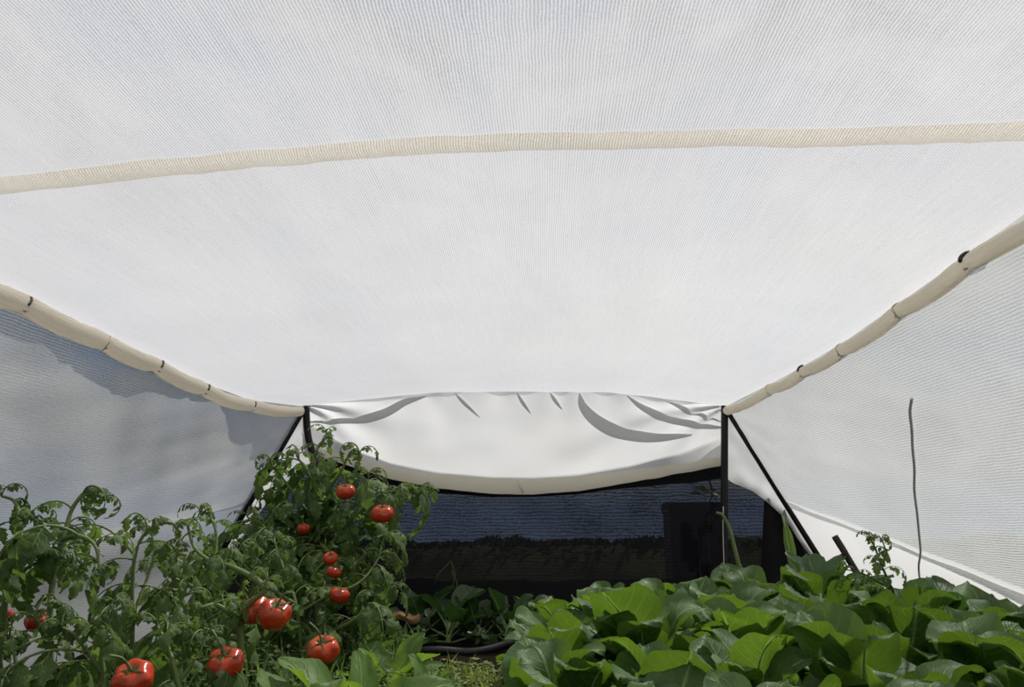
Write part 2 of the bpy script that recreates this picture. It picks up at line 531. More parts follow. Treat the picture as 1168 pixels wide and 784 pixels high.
# white flap across the far end --------------------------------------
fl_top = curve1([(345, 463), (380, 458), (420, 453), (470, 449), (520, 446.5), (600, 445.5), (690, 446.5), (730, 449), (775, 456), (829, 463)])
fl_edge = curve1([(345, 480), (362, 489), (385, 503), (410, 517), (445, 529), (500, 540), (560, 545.5), (605, 546), (660, 542), (720, 532), (775, 518), (829, 498)])
fl_bot = curve1([(345, 512), (362, 520), (385, 526), (410, 534), (445, 545), (500, 556), (560, 562), (605, 563), (660, 559), (720, 549), (775, 539), (829, 529)])
rnd = random.Random(3)
folds = [(x, rnd.uniform(-.5, .9), rnd.uniform(8, 15), rnd.uniform(.008, .016)) for x in (375, 398, 430, 462, 487, 512, 570, 600, 640, 690, 742, 775)]
ARCS = [([(662, 447), (668, 462), (685, 478), (712, 490), (750, 496), (790, 494)], .030),
        ([(716, 449), (735, 463), (765, 475), (800, 483), (828, 486)], .026),
        ([(760, 455), (785, 466), (826, 480)], .018),
        ([(487, 450), (462, 455), (436, 468), (400, 476), (352, 480)], .024),
        ([(520, 447), (530, 458), (548, 475)], .014), ([(590, 446), (597, 458), (606, 470)], .014), ([(628, 446), (634, 456), (642, 466)], .012)]
def flap_fold(px, v):
    s = 0
    for x0, drift, wdt, am in folds:
        c = x0 + drift * 60 * v
        s += am * math.exp(-((px - c) / (wdt * (1 + 2 * v))) ** 2) * math.exp(-v * 2.6)
    # swag drapes from both upper corners
    r1 = math.hypot(px - 345, (v) * 90); r2 = math.hypot(829 - px, v * 90)
    a1 = math.atan2(v * 90 + 2, px - 343); a2 = math.atan2(v * 90 + 2, 831 - px)
    s += .016 * math.sin(a1 * 11 + 1) * math.exp(-r1 / 90) + .013 * math.sin(a2 * 13) * math.exp(-r2 / 110)
    s += .012 * math.exp(-((a2 - .42) / .10) ** 2) * math.exp(-((r2 - 130) / 90) ** 2)
    s += .004 * nz(px * .02, v * 3, 2)
    py = fl_top(px) + v * (fl_edge(px) - fl_top(px))
    for arc, am in ARCS:
        best = 1e9; sgn = 1; fr = 0
        for i, (a, b) in enumerate(zip(arc, arc[1:])):
            ax, ay = a; bx, by = b
            q = max(0, min(1, ((px - ax) * (bx - ax) + (py - ay) * (by - ay)) / ((bx - ax) ** 2 + (by - ay) ** 2)))
            cx, cy = ax + q * (bx - ax), ay + q * (by - ay)
            dd = math.hypot(px - cx, py - cy)
            if dd < best:
                best = dd; sgn = 1 if (bx - ax) * (py - cy) - (by - ay) * (px - cx) > 0 else -1; fr = (i + q) / (len(arc) - 1)
        wd = 5 + 8 * math.sin(PI * fr)
        k = best / wd
        # a pleat: steep on the lower-left side, soft on the upper right
        s += .05 * am * (math.exp(-(k * (1.6 if sgn > 0 else .55)) ** 2)) * (.35 + .65 * math.sin(PI * min(1, fr * .8 + .2)))
    return s
def flap_pt(u, v):                       # v 0 top .. .8 bright edge .. 1 bottom
    px = lerp(345, 829, u)
    e = math.sin(PI * u) ** .4 if 0 < u < 1 else 0
    if v <= .8:
        w_ = v / .8
        py = lerp(fl_top(px), fl_edge(px), w_)
        Y = YB + .005 + e * (.055 * w_ ** 1.3) - flap_fold(px, w_) * (.25 + .75 * e)
    else:
        w_ = (v - .8) / .2
        py = lerp(fl_edge(px), fl_bot(px), w_)
        Y = YB + .005 + e * (.055 - .050 * w_) - flap_fold(px, 1) * .5
    return P(px, py, Y)
bm = bmesh.new()
grid(bm, 140, 50, flap_pt)
flap = link_mesh('end_flap', mesh('end_flap', bm, M['flap']))
tag(flap, 'white net flap hanging in soft folds across the far end above black netting', 'flap')
bm = bmesh.new()
def hem_pt(u, v):
    px = lerp(352, 826, u)
    e = math.sin(PI * u) ** .4 if 0 < u < 1 else 0
    py = fl_bot(px) - lerp(9 + 8 * math.sin(PI * u) ** 2, -1.5, v) + .8 * nz(px * .05, 3)
    return P(px, py, YB - .004 + e * .006 - .004 * math.sin(PI * v))
grid(bm, 120, 4, hem_pt)
hem = link_mesh('hem', mesh('hem', bm, M['hem']), flap)
hem['label'] = 'cream hem band'
for (px_, py_) in ((593, 556),):
    bm = bmesh.new()
    tube(bm, [P(590, 548, YB - .012), P(593, 555, YB - .013), P(597, 563, YB - .012)], .0022, n=5)
    link_mesh('tie', mesh('tie', bm, M['hem']), flap)

def layer(pts_fn, n, name, back=.012, mat='flap'):
    bm = bmesh.new()
    def pt(u, v):
        px, py = pts_fn(u, v)
        uu = (px - 345) / 484
        vv = (py - fl_top(px)) / max(1, fl_edge(px) - fl_top(px)) * .8
        q = flap_pt(min(1, max(0, uu)), min(.8, max(0, vv))) if vv <= .8 else flap_pt(min(1, max(0, uu)), min(1, .8 + .2 * (py - fl_edge(px)) / max(1, fl_bot(px) - fl_edge(px))))
        return q + Vector((0, back, 0))
    grid(bm, n, 5, pt)
    return link_mesh(name, mesh(name, bm, M[mat]), flap)
def crescent(arc, wmax, off):
    cp = catmull([Vector((*p, 0)) for p in arc], 8)
    def fn(u, v):
        k = u * (len(cp) - 1); i = min(len(cp) - 2, int(k)); p = cp[i].lerp(cp[i + 1], k - i)
        t_ = (cp[i + 1] - cp[i]).normalized(); nn = Vector((-t_.y, t_.x, 0))
        wd = wmax * math.sin(PI * (u * .96 + .02)) ** .8
        p = p + nn * (v - .5 + off) * wd
        return p.x, p.y
    return fn
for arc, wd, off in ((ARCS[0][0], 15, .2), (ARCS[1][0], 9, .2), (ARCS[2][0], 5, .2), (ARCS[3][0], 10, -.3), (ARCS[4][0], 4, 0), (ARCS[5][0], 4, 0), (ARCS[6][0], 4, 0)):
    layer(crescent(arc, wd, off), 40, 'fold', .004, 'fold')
def band(u, v):
    px = lerp(349, 825, u)
    return px, lerp(fl_edge(px), fl_bot(px), v)
layer(band, 90, 'turned_edge')
# black netting below ------------------------------------------------
nt_top = curve1([(225, 660), (262, 612), (300, 575), (330, 545), (362, 520), (410, 532), (445, 543), (500, 554), (560, 560), (605, 561), (660, 557), (720, 547), (775, 537), (829, 530), (850, 548), (870, 563), (893, 580), (912, 606), (935, 645), (960, 690)])
YN = YB + .06
bm = bmesh.new()
def net_pt(u, v):
    px = lerp(225, 960, u)
    top = P(px, nt_top(px), YN)
    z = lerp(top.z, -.01, v)
    return Vector((top.x, YN + .010 * nz(top.x * 5, z * 6, 2) + .006 * nz(top.x * 14, z * 4, 5), z))
grid(bm, 120, 30, net_pt)
wb = link_mesh('wall_back', mesh('wall_back', bm, M['black_net']))
tag(wb, 'black shade netting closing the lower part of the far end', 'netting', kind='structure')
bm = bmesh.new()
def bh_pt(u, v):
    px = lerp(366, 846, u)
    th = curve1([(366, 8), (420, 12), (600, 7), (700, 9), (790, 17), (829, 16), (846, 12)])(px)
    return P(px, nt_top(px) - 1 + th * v, YN - .012)
grid(bm, 90, 2, bh_pt)
link_mesh('hem', mesh('hem', bm, M['black_hem']), wb)
bm = bmesh.new()                          # the dark cloth folded along the foot and at the right corner
def foot_pt(u, v):
    px = lerp(380, 935, u)
    py0 = 662 + 5 * nz(px * .02, 1) + 2 * nz(px * .07, 4)
    p0 = P(px, py0, YN - .03)
    return Vector((p0.x, YN - .03 - .05 * v + .008 * nz(p0.x * 12, v * 2), lerp(p0.z, -.008, v)))
grid(bm, 80, 6, foot_pt)
link_mesh('bottom_fold', mesh('bottom_fold', bm, M['black_hem']), wb)
bm = bmesh.new()
def corner_pt(u, v):
    pl = lerp(872, 866, v); pr = lerp(896, 940, v)
    px = lerp(pl, pr, u); py = lerp(560, 690, v) + 14 * u * (1 - v)
    return P(px, py, YN - .02 - .015 * math.sin(u * 7) + .01 * nz(px * .05, py * .03))
grid(bm, 14, 20, corner_pt)
link_mesh('corner_fold', mesh('corner_fold', bm, M['black_hem']), wb)

def gusset(top, a_pts, b_pts, label):
    """a net triangle between an upright pole and a slanted one"""
    A, B = catmull([Vector((*p, 0)) for p in a_pts], 8), catmull([Vector((*p, 0)) for p in b_pts], 8)
    n = min(len(A), len(B)) - 1
    bm = bmesh.new()
    def pt(u, v):
        p = A[int(round(v * n))].lerp(B[int(round(v * n))], u)
        return P(p.x, p.y, YB + .012 + .010 * math.sin(u * PI) * v + .006 * nz(p.x * .08, p.y * .05))
    grid(bm, 10, n, pt)
    o = link_mesh('corner_net', mesh('corner_net', bm, M['flap']))
    return tag(o, label, 'netting', 'white corner nets at the far end')
gusset(None, [(827, 464), (827, 500), (827, 543), (862, 563), (893, 590), (912, 618), (932, 644)],
       [(831, 464), (850, 498), (874, 536), (892, 566), (906, 588), (921, 614), (938, 642)], 'white net strip between the right upright and right slanted pole')
gusset(None, [(349, 464), (352, 490), (358, 522), (330, 547), (302, 577), (278, 612), (255, 650)],
       [(345, 464), (328, 495), (310, 528), (294, 556), (280, 580), (262, 612), (240, 650)], 'white net strip between the left upright and left slanted pole')

# ------------------------------------------------------------------ ground, outside
def soil_h(x, y): return .012 * nz(x * 6, y * 6, 1) + .008 * nz(x * 18, y * 18, 4) + .038 * math.exp(-((y - 2.48) / .2) ** 2)
bm = bmesh.new()
grid(bm, 70, 90, lambda u, v: Vector((lerp(-1.55, 1.45, u), lerp(-1.2, 3.0, v), soil_h(lerp(-1.55, 1.45, u), lerp(-1.2, 3.0, v)))))
tag(link_mesh('floor', mesh('floor', bm, M['soil'])), 'dark garden soil', 'soil', kind='structure')
bm = bmesh.new()
grid(bm, 30, 30, lambda u, v: Vector((lerp(-7, 7, u), lerp(-3, 6.2, v), -.04)))
tag(link_mesh('ground', mesh('ground', bm, M['ground'])), 'rough ground outside the tunnel', 'ground', kind='structure')
# low bank of grass beyond the netting
bm = bmesh.new()
def bank(u, v):
    x = lerp(-5, 6, u)
    h = .235 + .03 * nz(x * 2, 1) + .018 * nz(x * 9, 3) + (.05 if x > 1.2 else 0)
    return Vector((x, 5.0 + v * .8 + .1 * nz(x * 2, v * 3), -.05 + (h + .05) * math.sin(PI * v) + .01 * nz(x * 11, v * 9)))
grid(bm, 180, 12, bank)
tag(link_mesh('grass_bank', mesh('grass_bank', bm, M['ground'])), 'low dark grass bank beyond the black netting', 'bank', kind='structure')

# dark bin behind the net
e = empty('storage_box', P(793, 650, 3.25)); e.location.z = -.03
tag(e, 'dark square-edged box standing behind the black netting by the right upright pole', 'box')
def box(bm, c, s, bev=.006):
    r = bmesh.ops.create_cube(bm, size=1, matrix=Matrix.Translation(c) @ Matrix.Diagonal((*s, 1)))
    ed = list({ed for v in r['verts'] for ed in v.link_edges})
    bmesh.ops.bevel(bm, geom=ed, offset=bev, segments=2, affect='EDGES')
p0, p1 = P(765, 573, 3.25), P(827, 573, 3.25)
bw, bh = p1.x - p0.x, p0.z + .03
bm = bmesh.new(); box(bm, Vector((0, 0, bh * .46)), (bw * .96, .2, bh * .92)); 
for k in (-.3, 0, .3): box(bm, Vector((bw * k, -.103, bh * .45)), (.012, .012, bh * .8), .003)
link_mesh('body', mesh('body', bm, M['crate'], False), e)
bm = bmesh.new(); box(bm, Vector((0, 0, bh * .95)), (bw, .23, bh * .09))
link_mesh('lid', mesh('lid', bm, M['crate'], False), e)

# cords and twigs ----------------------------------------------------
def strand(name, pts, r, mat, label, cat, r1=None, n=6):
    bm = bmesh.new(); base = Vector(pts[-1])
    tube(bm, [p - base for p in catmull(pts, 6)], r, r1, n)
    o = link_mesh(name, mesh(name, bm, mat), loc=base)
    return tag(o, label, cat)
def on_right_wall(px, py):
    d = ray(px, py); tt = 1.5
    for _ in range(40):
        p = CAM_LOC + d * tt
        zc = crease(1, p.y)
        xw = wall_xyz(1, p.y, p.z) if p.z > zc else wall_xyz(1, p.y, zc) + .72 * (zc - p.z)
        tt = tt + .7 * ((xw - .03) / max(.05, d.x) - tt)
    return CAM_LOC + d * tt
cpts = [on_right_wall(*q) for q in ((1040, 455), (1038, 470), (1040, 490), (1041, 512), (1043, 535), (1043, 560), (1046, 585), (1048, 606), (1050, 630), (1048, 645), (1049, 660), (1053, 685))]
cpts.append(Vector((cpts[-1].x, cpts[-1].y, 0)))
strand('hanging_cord', cpts, .0030, M['cord'], 'thin grey cord hanging down the bright right net wall', 'cord', .0024)
s0, s1 = P(825, 578, YB - .04), P(825, 655, YB - .04)
strand('string', [s0, s0.lerp(s1, .5), Vector((s1.x, s1.y, 0))], .0014, M['string'], 'thin white string hanging beside the right upright pole', 'string')
vp = [P(*q, YB - .06) for q in ((817, 585), (824, 588), (832, 603), (837, 622), (842, 642), (847, 661))]
vp.append(Vector((vp[-1].x + .01, vp[-1].y, 0)))
strand('bare_vine', vp, .005, M['tomstem'], 'pale green bare vine stem leaning beside the white string', 'vine', .009)
st = [P(952, 612, 2.45), P(962, 628, 2.45), P(972, 645, 2.45)]
st.append(ground(st[0], st[-1]))
strand('stake', st, .010, M['wood'], 'short dark wooden stake leaning near the right slanted pole', 'stake')
dp = [P(*q, YB - .1) for q in ((505, 655), (512, 642), (517, 652), (519, 668), (524, 682))]
e = empty('dry_vine', P(520, 690, YB - .1)); e.location.z = 0
tag(e, 'small dry vine with curled tips in front of the black netting', 'vine')
for q in (((517, 648), (514, 640), (509, 646), (500, 655), (495, 668)), ((516, 645), (519, 655), (517, 668), (526, 690)), ((515, 652), (521, 664), (520, 690), (521, 720))):
    bm = bmesh.new(); tube(bm, [P(*k, YB - .1) - e.location for k in [Vector(q_) for q_ in q]], .0028, .002, 5)
    link_mesh('twig', mesh('twig', bm, M['drystem']), e)
# black hose along the far bed edge
hp = [P(470, 728, 2.42), P(500, 732, 2.42), P(535, 734, 2.42), P(560, 728, 2.45), P(590, 716, 2.5), P(640, 708, 2.55)]
for p in hp: p.z = soil_h(p.x, p.y) + .010
strand('hose', hp, .011, M['pipe'], 'black hose lying across the ground before the small dark seedlings', 'hose', .011, 10)

# ------------------------------------------------------------------ leaves
def blade_mesh(name, L, W, petiole, elev, bend, seed, mat, cup=.25, ripple=.10, shape=1.0, tipdroop=0, nu=12, nv=20, ribw=.0045):
    """one leaf that starts at the origin, runs towards +X and rises at elev degrees, arching by bend"""
    rn = random.Random(seed)
    ph = [rn.uniform(0, 6.28) for _ in range(6)]
    tot = petiole + L
    ns = 40
    spine, tang = [Vector((0, 0, 0))], []
    for i in range(ns):
        f = i / ns
        a = R(elev) - R(bend) * f ** 1.4 - R(tipdroop) * max(0, f - .6) * 2.5
        dv = Vector((math.cos(a), 0, math.sin(a)))
        tang.append(dv); spine.append(spine[-1] + dv * (tot / ns))
    tang.append(tang[-1])
    def at(f):
        k = min(ns - 1, int(f * ns)); fr = f * ns - k
        return spine[k].lerp(spine[k + 1], fr), tang[k]
    sway = rn.uniform(-.12, .12)
    def pt(u, v):
        v = .5 - .5 * math.cos(PI * v)
        f = (petiole + v * L) / tot
        c, tg = at(f)
        nrm = Vector((-tg.z, 0, tg.x))
        s = (u - .5) * 2
        wv = (max(0, math.sin(PI * min(1, v ** (.95 * shape) * .99 + .008)))) ** .52
        if v < .10: wv *= (.45 + .55 * v / .10)
        w = W / 2 * wv
        tw = sway * v
        y = s * w * math.cos(cup * abs(s)) + tw * L * .5
        wav = math.sin(v * 10 + ph[0] + (1.3 if s > 0 else 0)) * .75 + math.sin(v * 21 + ph[1] * (1 if s > 0 else 2)) * .25
        h = cup * w * s * s + ripple * W * abs(s) ** 2.2 * wav * min(1, v * 3) + .03 * W * math.sin(s * 4 + v * 7 + ph[3])
        h += .028 * W * (math.sin((v - abs(s) * .3) * 42) * .6) * (1 - abs(s)) * min(1, abs(s) * 4)
        edge = .012 * L * math.sin(v * 22 + ph[4] + s) * abs(s) ** 3
        return c + Vector((0, y, 0)) + nrm * h + tg * edge
    bm = bmesh.new()
    grid(bm, nu, nv, pt, 0)
    uvl = bm.loops.layers.uv.verify()
    for f_ in bm.faces:
        for lp in f_.loops: lp[uvl].uv = (lp[uvl].uv[0], .5 - .5 * math.cos(PI * lp[uvl].uv[1]))
    rp_ = [at(k / 20)[0] - Vector((-at(k / 20)[1].z, 0, at(k / 20)[1].x)) * .002 for k in range(19)]
    rp_ = [p + Vector((0, sway * max(0, (k / 20 * tot - petiole) / L) * L * .5, 0)) for k, p in enumerate(rp_)]
    tube(bm, rp_, ribw, ribw * .18, 6, 1)
    return mesh(name, bm, [M[mat], M['rib']])

rnd = random.Random(11)
COLL = []                                # (mesh, elevation class)
for i in range(28):
    el_ = (82, 76, 68, 60, 50, 38, 24)[i % 7]
    L = rnd.uniform(.085, .138)
    COLL.append(blade_mesh('broad_leaf', L, L * rnd.uniform(.78, 1.02), rnd.uniform(.055, .095), el_ + rnd.uniform(-5, 5), rnd.uniform(20, 60), i, 'collard',
                           cup=rnd.uniform(-.15, .55), ripple=rnd.uniform(.03, .09), tipdroop=rnd.uniform(0, 70)))
LETT = [blade_mesh('lettuce_leaf', rnd.uniform(.15, .19), rnd.uniform(.07, .095), .02, (76, 62, 48, 36)[i % 4], rnd.uniform(25, 70), 50 + i, 'lettuce',
                   cup=.3, ripple=.11, shape=.85, ribw=.005) for i in range(8)]
SEED = [blade_mesh('small_leaf', rnd.uniform(.06, .09), rnd.uniform(.045, .06), .04, (70, 50, 32, 18)[i % 4], rnd.uniform(20, 60), 80 + i, 'darkgreen',
                   cup=.3, ripple=.08, ribw=.0025, nu=8, nv=10) for i in range(8)]

def leafy(name, loc, meshes, n, label, cat, group, scale=1.0, rot0=0, stemh=.05, seed=0):
    rn = random.Random(seed)
    root = empty(name, loc)
    tag(root, label, cat, group)
    bm = bmesh.new()
    tube(bm, [Vector((0, 0, -loc[2] - .01)), Vector((0, 0, stemh * .5)), Vector((.002, 0, stemh * scale + .012))], .009 * scale, .006 * scale, 8)
    link_mesh('stem', mesh('stem', bm, M['rib']), root)
    for i in range(n):
        me = meshes[(i * len(meshes) // max(1, n) + rn.randint(0, 1)) % len(meshes)] if False else None
        # inner leaves upright, outer ones spread
        order = i / max(1, n - 1)
        k = 4 if len(meshes) == 8 else 7
        cls = min(k - 1, int(order * k * .999))
        cand = [m for j, m in enumerate(meshes) if j % k == cls]
        me = rn.choice(cand)
        a = rot0 + i * 2.39996 + rn.uniform(-.25, .25)
        z = stemh * scale * (1 - .6 * order)
        o = link_mesh('leaf', me, root, (0.004 * math.cos(a), .004 * math.sin(a), z), (rn.uniform(-.38, .38), rn.uniform(-.15, .15), a), scale * rn.uniform(.85, 1.12))
    return root

ORD = ['first', 'second', 'third', 'fourth', 'fifth', 'sixth', 'seventh', 'eighth']
ROWS = [ # Y, X list
    (.92, [.02, .20, .38, .56, .74]),
    (1.13, [.0, .14, .31, .49, .68, .87]),
    (1.35, [.03, .17, .34, .51, .70, .90]),
    (1.57, [.05, .21, .39, .58, .78, .98]),
    (1.80, [.03, .19, .37, .56, .77, .97]),
    (2.02, [.07, .26, .47, .68, .89]),
    (2.24, [.14, .34, .55, .76, .95]),
    (2.45, [.22, .42, .62, .80]),
]
NROW = ['front row', 'second row', 'third row', 'fourth row', 'fifth row', 'sixth row', 'seventh row', 'back row']
k = 0
for ri, (Y, xs) in enumerate(ROWS):
    for ci, x in enumerate(xs):
        k += 1
        rn = random.Random(100 + k)
        sc_ = rn.uniform(1.02, 1.24)
        if ci == 0: sc_ *= .86
        sc_ *= (.74, .78, .86, .90, .93, .94, .93, .91)[ri]
        lb = f'broad-leaved green plant, {ORD[ci]} from the left in the {NROW[ri]} of the right bed'
        leafy('leafy_green_plant', Vector((x + rn.uniform(-.02, .02), Y + rn.uniform(-.025, .025), 0)), COLL, rn.randint(21, 25), lb, 'leafy plant', 'broad-leaved plants in the right bed', sc_, rn.uniform(0, 6.28), .070 + .02 * (ri < 4), 100 + k)

# light green lettuces by the lower middle
for (px, Y, lb, sc_, rot) in ((335, 1.36, 'light green lettuce with notched leaves left of centre at the very front', 1.0, .4), (412, 1.42, 'light green lettuce with one broad upright leaf beside the weedy patch', 1.0, 2.1),
                         (448, 1.95, 'slim light green plant with upright pointed leaves beside the tomato bush foot', .72, 1.2), (490, 1.85, 'light green plant with flat spreading leaves in the weedy patch', .55, .2)):
    p = P(px, 700, Y); leafy('lettuce_plant', Vector((p.x, Y, 0)), LETT, 8, lb, 'lettuce', 'light green lettuces by the weedy patch', sc_, rot, .03, int(px))
# small dark seedlings by the black netting
for i, (px, Y, sc_, lb) in enumerate(((482, 2.68, 1.25, 'small dark green seedling at the left end of the row behind the hose'), (512, 2.62, 1.35, 'dark green seedling below the dry vine, behind the hose'),
                         (545, 2.66, 1.15, 'dark green seedling in the middle behind the hose'), (578, 2.62, 1.25, 'dark green seedling right of the middle behind the hose'), (606, 2.70, 1.15, 'dark green seedling next to the right bed behind the hose'),
                         (940, 2.42, 1.7, 'dark green plant at the foot of the right slanted pole'), (1085, 1.86, 1.5, 'dark green plant at the foot of the hanging grey cord'))):
    p = P(px, 700, Y); leafy('seedling', Vector((p.x, Y, 0)), SEED, 11, lb, 'seedling', 'small dark seedlings', sc_, i * 1.3, .06 * (1 if i < 5 else 1.6), 300 + i)

# ------------------------------------------------------------------ tomato plants
def leaflet(bm, base, dirv, nrm, L, W, seed, droop=.6, nv=9):
    rn = random.Random(seed)
    ph = rn.uniform(0, 6)
    side = dirv.cross(nrm).normalized()
    lay = bm.loops.layers.uv.verify()
    rows = []
    for j in range(nv + 1):
        v = j / nv
        ang = droop * v * 1.4
        c = base + dirv * (L * math.sin(ang) / max(.01, droop * 1.4)) - nrm * (L * (1 - math.cos(ang)) / max(.01, droop * 1.4))
        wv = math.sin(PI * min(1, v ** .62 * .97 + .03)) ** .8
        tooth = 1 + .30 * (1 if j % 2 == 0 else -1) * (1 - v * .5) * (1 if 0 < j < nv else 0)
        w = W / 2 * wv * tooth
        row = []
        for i in range(5):
            s = (i - 2) / 2
            row.append(bm.verts.new(c + side * (s * w) + nrm * (-.35 * w * s * s + .12 * W * math.sin(v * 9 + ph + s * 2) * abs(s))))
        rows.append(row)
    for j in range(nv):
        for i in range(4):
            f = bm.faces.new((rows[j][i], rows[j][i + 1], rows[j + 1][i + 1], rows[j + 1][i])); f.material_index = 0
            for lp, (a, b) in zip(f.loops, ((i, j), (i + 1, j), (i + 1, j + 1), (i, j + 1))): lp[lay].uv = (a / 4, b / nv)
def compound(name, L, seed, droop=70, up=35, big=1.0):
    rn = random.Random(seed)
    bm = bmesh.new()
    n = 16; p = Vector((0, 0, 0)); pts = [p.copy()]; tg = []
    for i in range(n):
        a = R(up) - R(up + droop) * (i / n) ** 1.1
        dv = Vector((math.cos(a), .12 * math.sin(i * .5 + seed), math.sin(a))).normalized()
        tg.append(dv); p = p + dv * L / n; pts.append(p.copy())
    tube(bm, pts, .0021, .0009, 5, 1)
    for q, f in enumerate((.34, .56, .76)):
        k = int(f * n); 
        for s in (-1, 1):
            if rn.random() < .08: continue
            t_ = tg[k]; nrm = Vector((-t_.z, 0, t_.x)).normalized()
            sd = Vector((0, s, 0))
            dv = (t_ * .55 + sd * .85 - Vector((0, 0, .25 + rn.random() * .3))).normalized()
            nn = (nrm - dv * nrm.dot(dv)).normalized()
            l_ = big * L * rn.uniform(.30, .40) * (1.05 - .15 * abs(q - 1))
            b0 = pts[k]; b1 = b0 + dv * l_ * .15
            tube(bm, [b0, b1], .0011, .0009, 4, 1)
            leaflet(bm, b1, dv, nn, l_, l_ * rn.uniform(.50, .64), seed * 31 + q * 7 + s, rn.uniform(.3, 1.0))
    t_ = tg[-1]; nrm = Vector((-t_.z, 0, t_.x)).normalized()
    l_ = big * L * .46
    leaflet(bm, pts[-1], (t_ - nrm * t_.dot(nrm)).normalized(), nrm, l_, l_ * .62, seed * 13, .7)
    return mesh(name, bm, [M['tomleaf'], M['tomstem']])
TL = [compound('tomato_leaf', .135, i, droop=(55, 75, 95, 65, 85, 110)[i % 6], up=(30, 45, 20, 55)[i % 4], big=1.0 + .12 * (i % 3)) for i in range(10)]
TS = [compound('young_tomato_leaf', .075, 40 + i, droop=(100, 60, 130, 80)[i % 4], up=(55, 70, 40)[i % 3], big=.9) for i in range(6)]

def tomato_plant(label, stems, seed, step=.045, leafscale=1.0, r=.006, mat='tomstem', low=True):
    rn = random.Random(seed)
    first = P(*stems[0][0])
    base = Vector((first.x, first.y, 0))
    root = empty('tomato_plant', base)
    tag(root, label, 'tomato plant', 'tomato plants along the left net wall')
    az_ = rn.uniform(0, 6)
    for si, st_ in enumerate(stems):
        pts = [P(*q) for q in st_]
        if si == 0: pts = [Vector((base.x + .01, base.y, -.01))] + pts
        cp = catmull(pts, 7)
        bm = bmesh.new()
        rr = r if si == 0 else r * .72
        tube(bm, [p - base for p in cp], rr, rr * .42, 7)
        link_mesh('stem', mesh('stem', bm, M[mat]), root)
        acc = 0; ln = sum((b - a).length for a, b in zip(cp, cp[1:])); run = 0
        for a, b in zip(cp, cp[1:]):
            dl = (b - a).length; acc += dl; run += dl
            f = run / ln
            if acc >= step * (1 if f < .75 else .6) and (si > 0 or b.z > .06):
                acc = 0; az_ += 2.4 + rn.uniform(-.5, .5)
                small = f > .8
                me = rn.choice(TS if small else TL)
                s = leafscale * (rn.uniform(.7, 1.15) if small else rn.choice((.6, .75, .9, 1.0, 1.15, 1.4)) * (1.1 - .35 * f))
                link_mesh('leaf', me, root, b - base, (rn.uniform(-.25, .25), rn.uniform(-.25, .25), az_), s)
        for q in range(3):
            link_mesh('leaf', rn.choice(TS), root, cp[-1] - base, (rn.uniform(-.3, .3), rn.uniform(-.6, .2), az_ + q * 2.1), leafscale * rn.uniform(.55, .9))
    return root

tomato_plant('tomato plant at the far left edge of the tunnel with a forked stem', [
    [(4, 700, 1.42), (10, 655, 1.43), (18, 618, 1.44), (22, 590, 1.45), (16, 572, 1.46), (2, 566, 1.47)],
    [(14, 640, 1.43), (28, 618, 1.42), (40, 600, 1.41), (34, 586, 1.40)],
    [(6, 670, 1.43), (25, 652, 1.40), (48, 640, 1.38), (70, 636, 1.36)]], 1, step=.055)
tomato_plant('tomato plant with a tall dark stem standing above the leftmost visible tomato', [
    [(56, 770, 1.38), (57, 730, 1.38), (57, 700, 1.39), (60, 665, 1.40), (68, 632, 1.41), (76, 600, 1.42), (84, 578, 1.43), (100, 560, 1.44), (116, 568, 1.45)],
    [(66, 640, 1.41), (50, 618, 1.42), (40, 600, 1.43)],
    [(72, 615, 1.41), (90, 612, 1.38), (108, 622, 1.36), (114, 650, 1.35)],
    [(57, 745, 1.38), (46, 715, 1.34), (38, 704, 1.32)]], 2, r=.0068, step=.048)
tomato_plant('tomato plant with a slender dark stem and arching top against the lower left wall', [
    [(150, 752, 1.62), (151, 712, 1.62), (151, 670, 1.62), (154, 635, 1.62), (163, 612, 1.62), (178, 600, 1.62), (198, 598, 1.62), (206, 618, 1.62)],
    [(154, 634, 1.62), (142, 620, 1.63), (132, 618, 1.64)],
    [(151, 715, 1.62), (165, 690, 1.60), (185, 672, 1.58), (212, 680, 1.55)],
    [(152, 700, 1.62), (168, 660, 1.66), (176, 630, 1.68), (172, 606, 1.7)]], 3, step=.050, r=.0052)
tomato_plant('low tomato plant with big drooping leaves near the lower left corner', [
    [(118, 790, 1.34), (116, 750, 1.34), (122, 715, 1.35), (130, 690, 1.35)],
    [(118, 770, 1.34), (90, 730, 1.32), (70, 715, 1.30)],
    [(20, 790, 1.30), (18, 755, 1.30), (10, 730, 1.30)]], 4, step=.032)
tomato_plant('tomato plant with thick pale curved stem beside the two big tomatoes', [
    [(262, 790, 1.46), (274, 745, 1.46), (275, 712, 1.46), (284, 690, 1.45), (300, 676, 1.44), (304, 664, 1.44)],
    [(302, 672, 1.44), (290, 660, 1.46), (262, 646, 1.5), (240, 640, 1.53), (222, 625, 1.58), (214, 600, 1.6)],
    [(275, 712, 1.46), (262, 700, 1.44), (245, 690, 1.42), (228, 694, 1.40)],
    [(274, 730, 1.46), (240, 720, 1.5), (215, 712, 1.53)]], 5, r=.0085, step=.085, leafscale=.8)
tomato_plant('sprawling tomato plant in the middle of the left bed before the slanted pole', [
    [(205, 770, 1.85), (212, 720, 1.87), (222, 680, 1.9), (240, 650, 1.92), (247, 615, 1.95), (240, 590, 1.96), (228, 584, 1.96)],
    [(225, 672, 1.9), (190, 655, 1.86), (175, 640, 1.84)],
    [(235, 660, 1.92), (258, 640, 1.95), (275, 625, 2.0)],
    [(212, 722, 1.87), (250, 700, 1.85), (270, 690, 1.84)]], 6, step=.036)
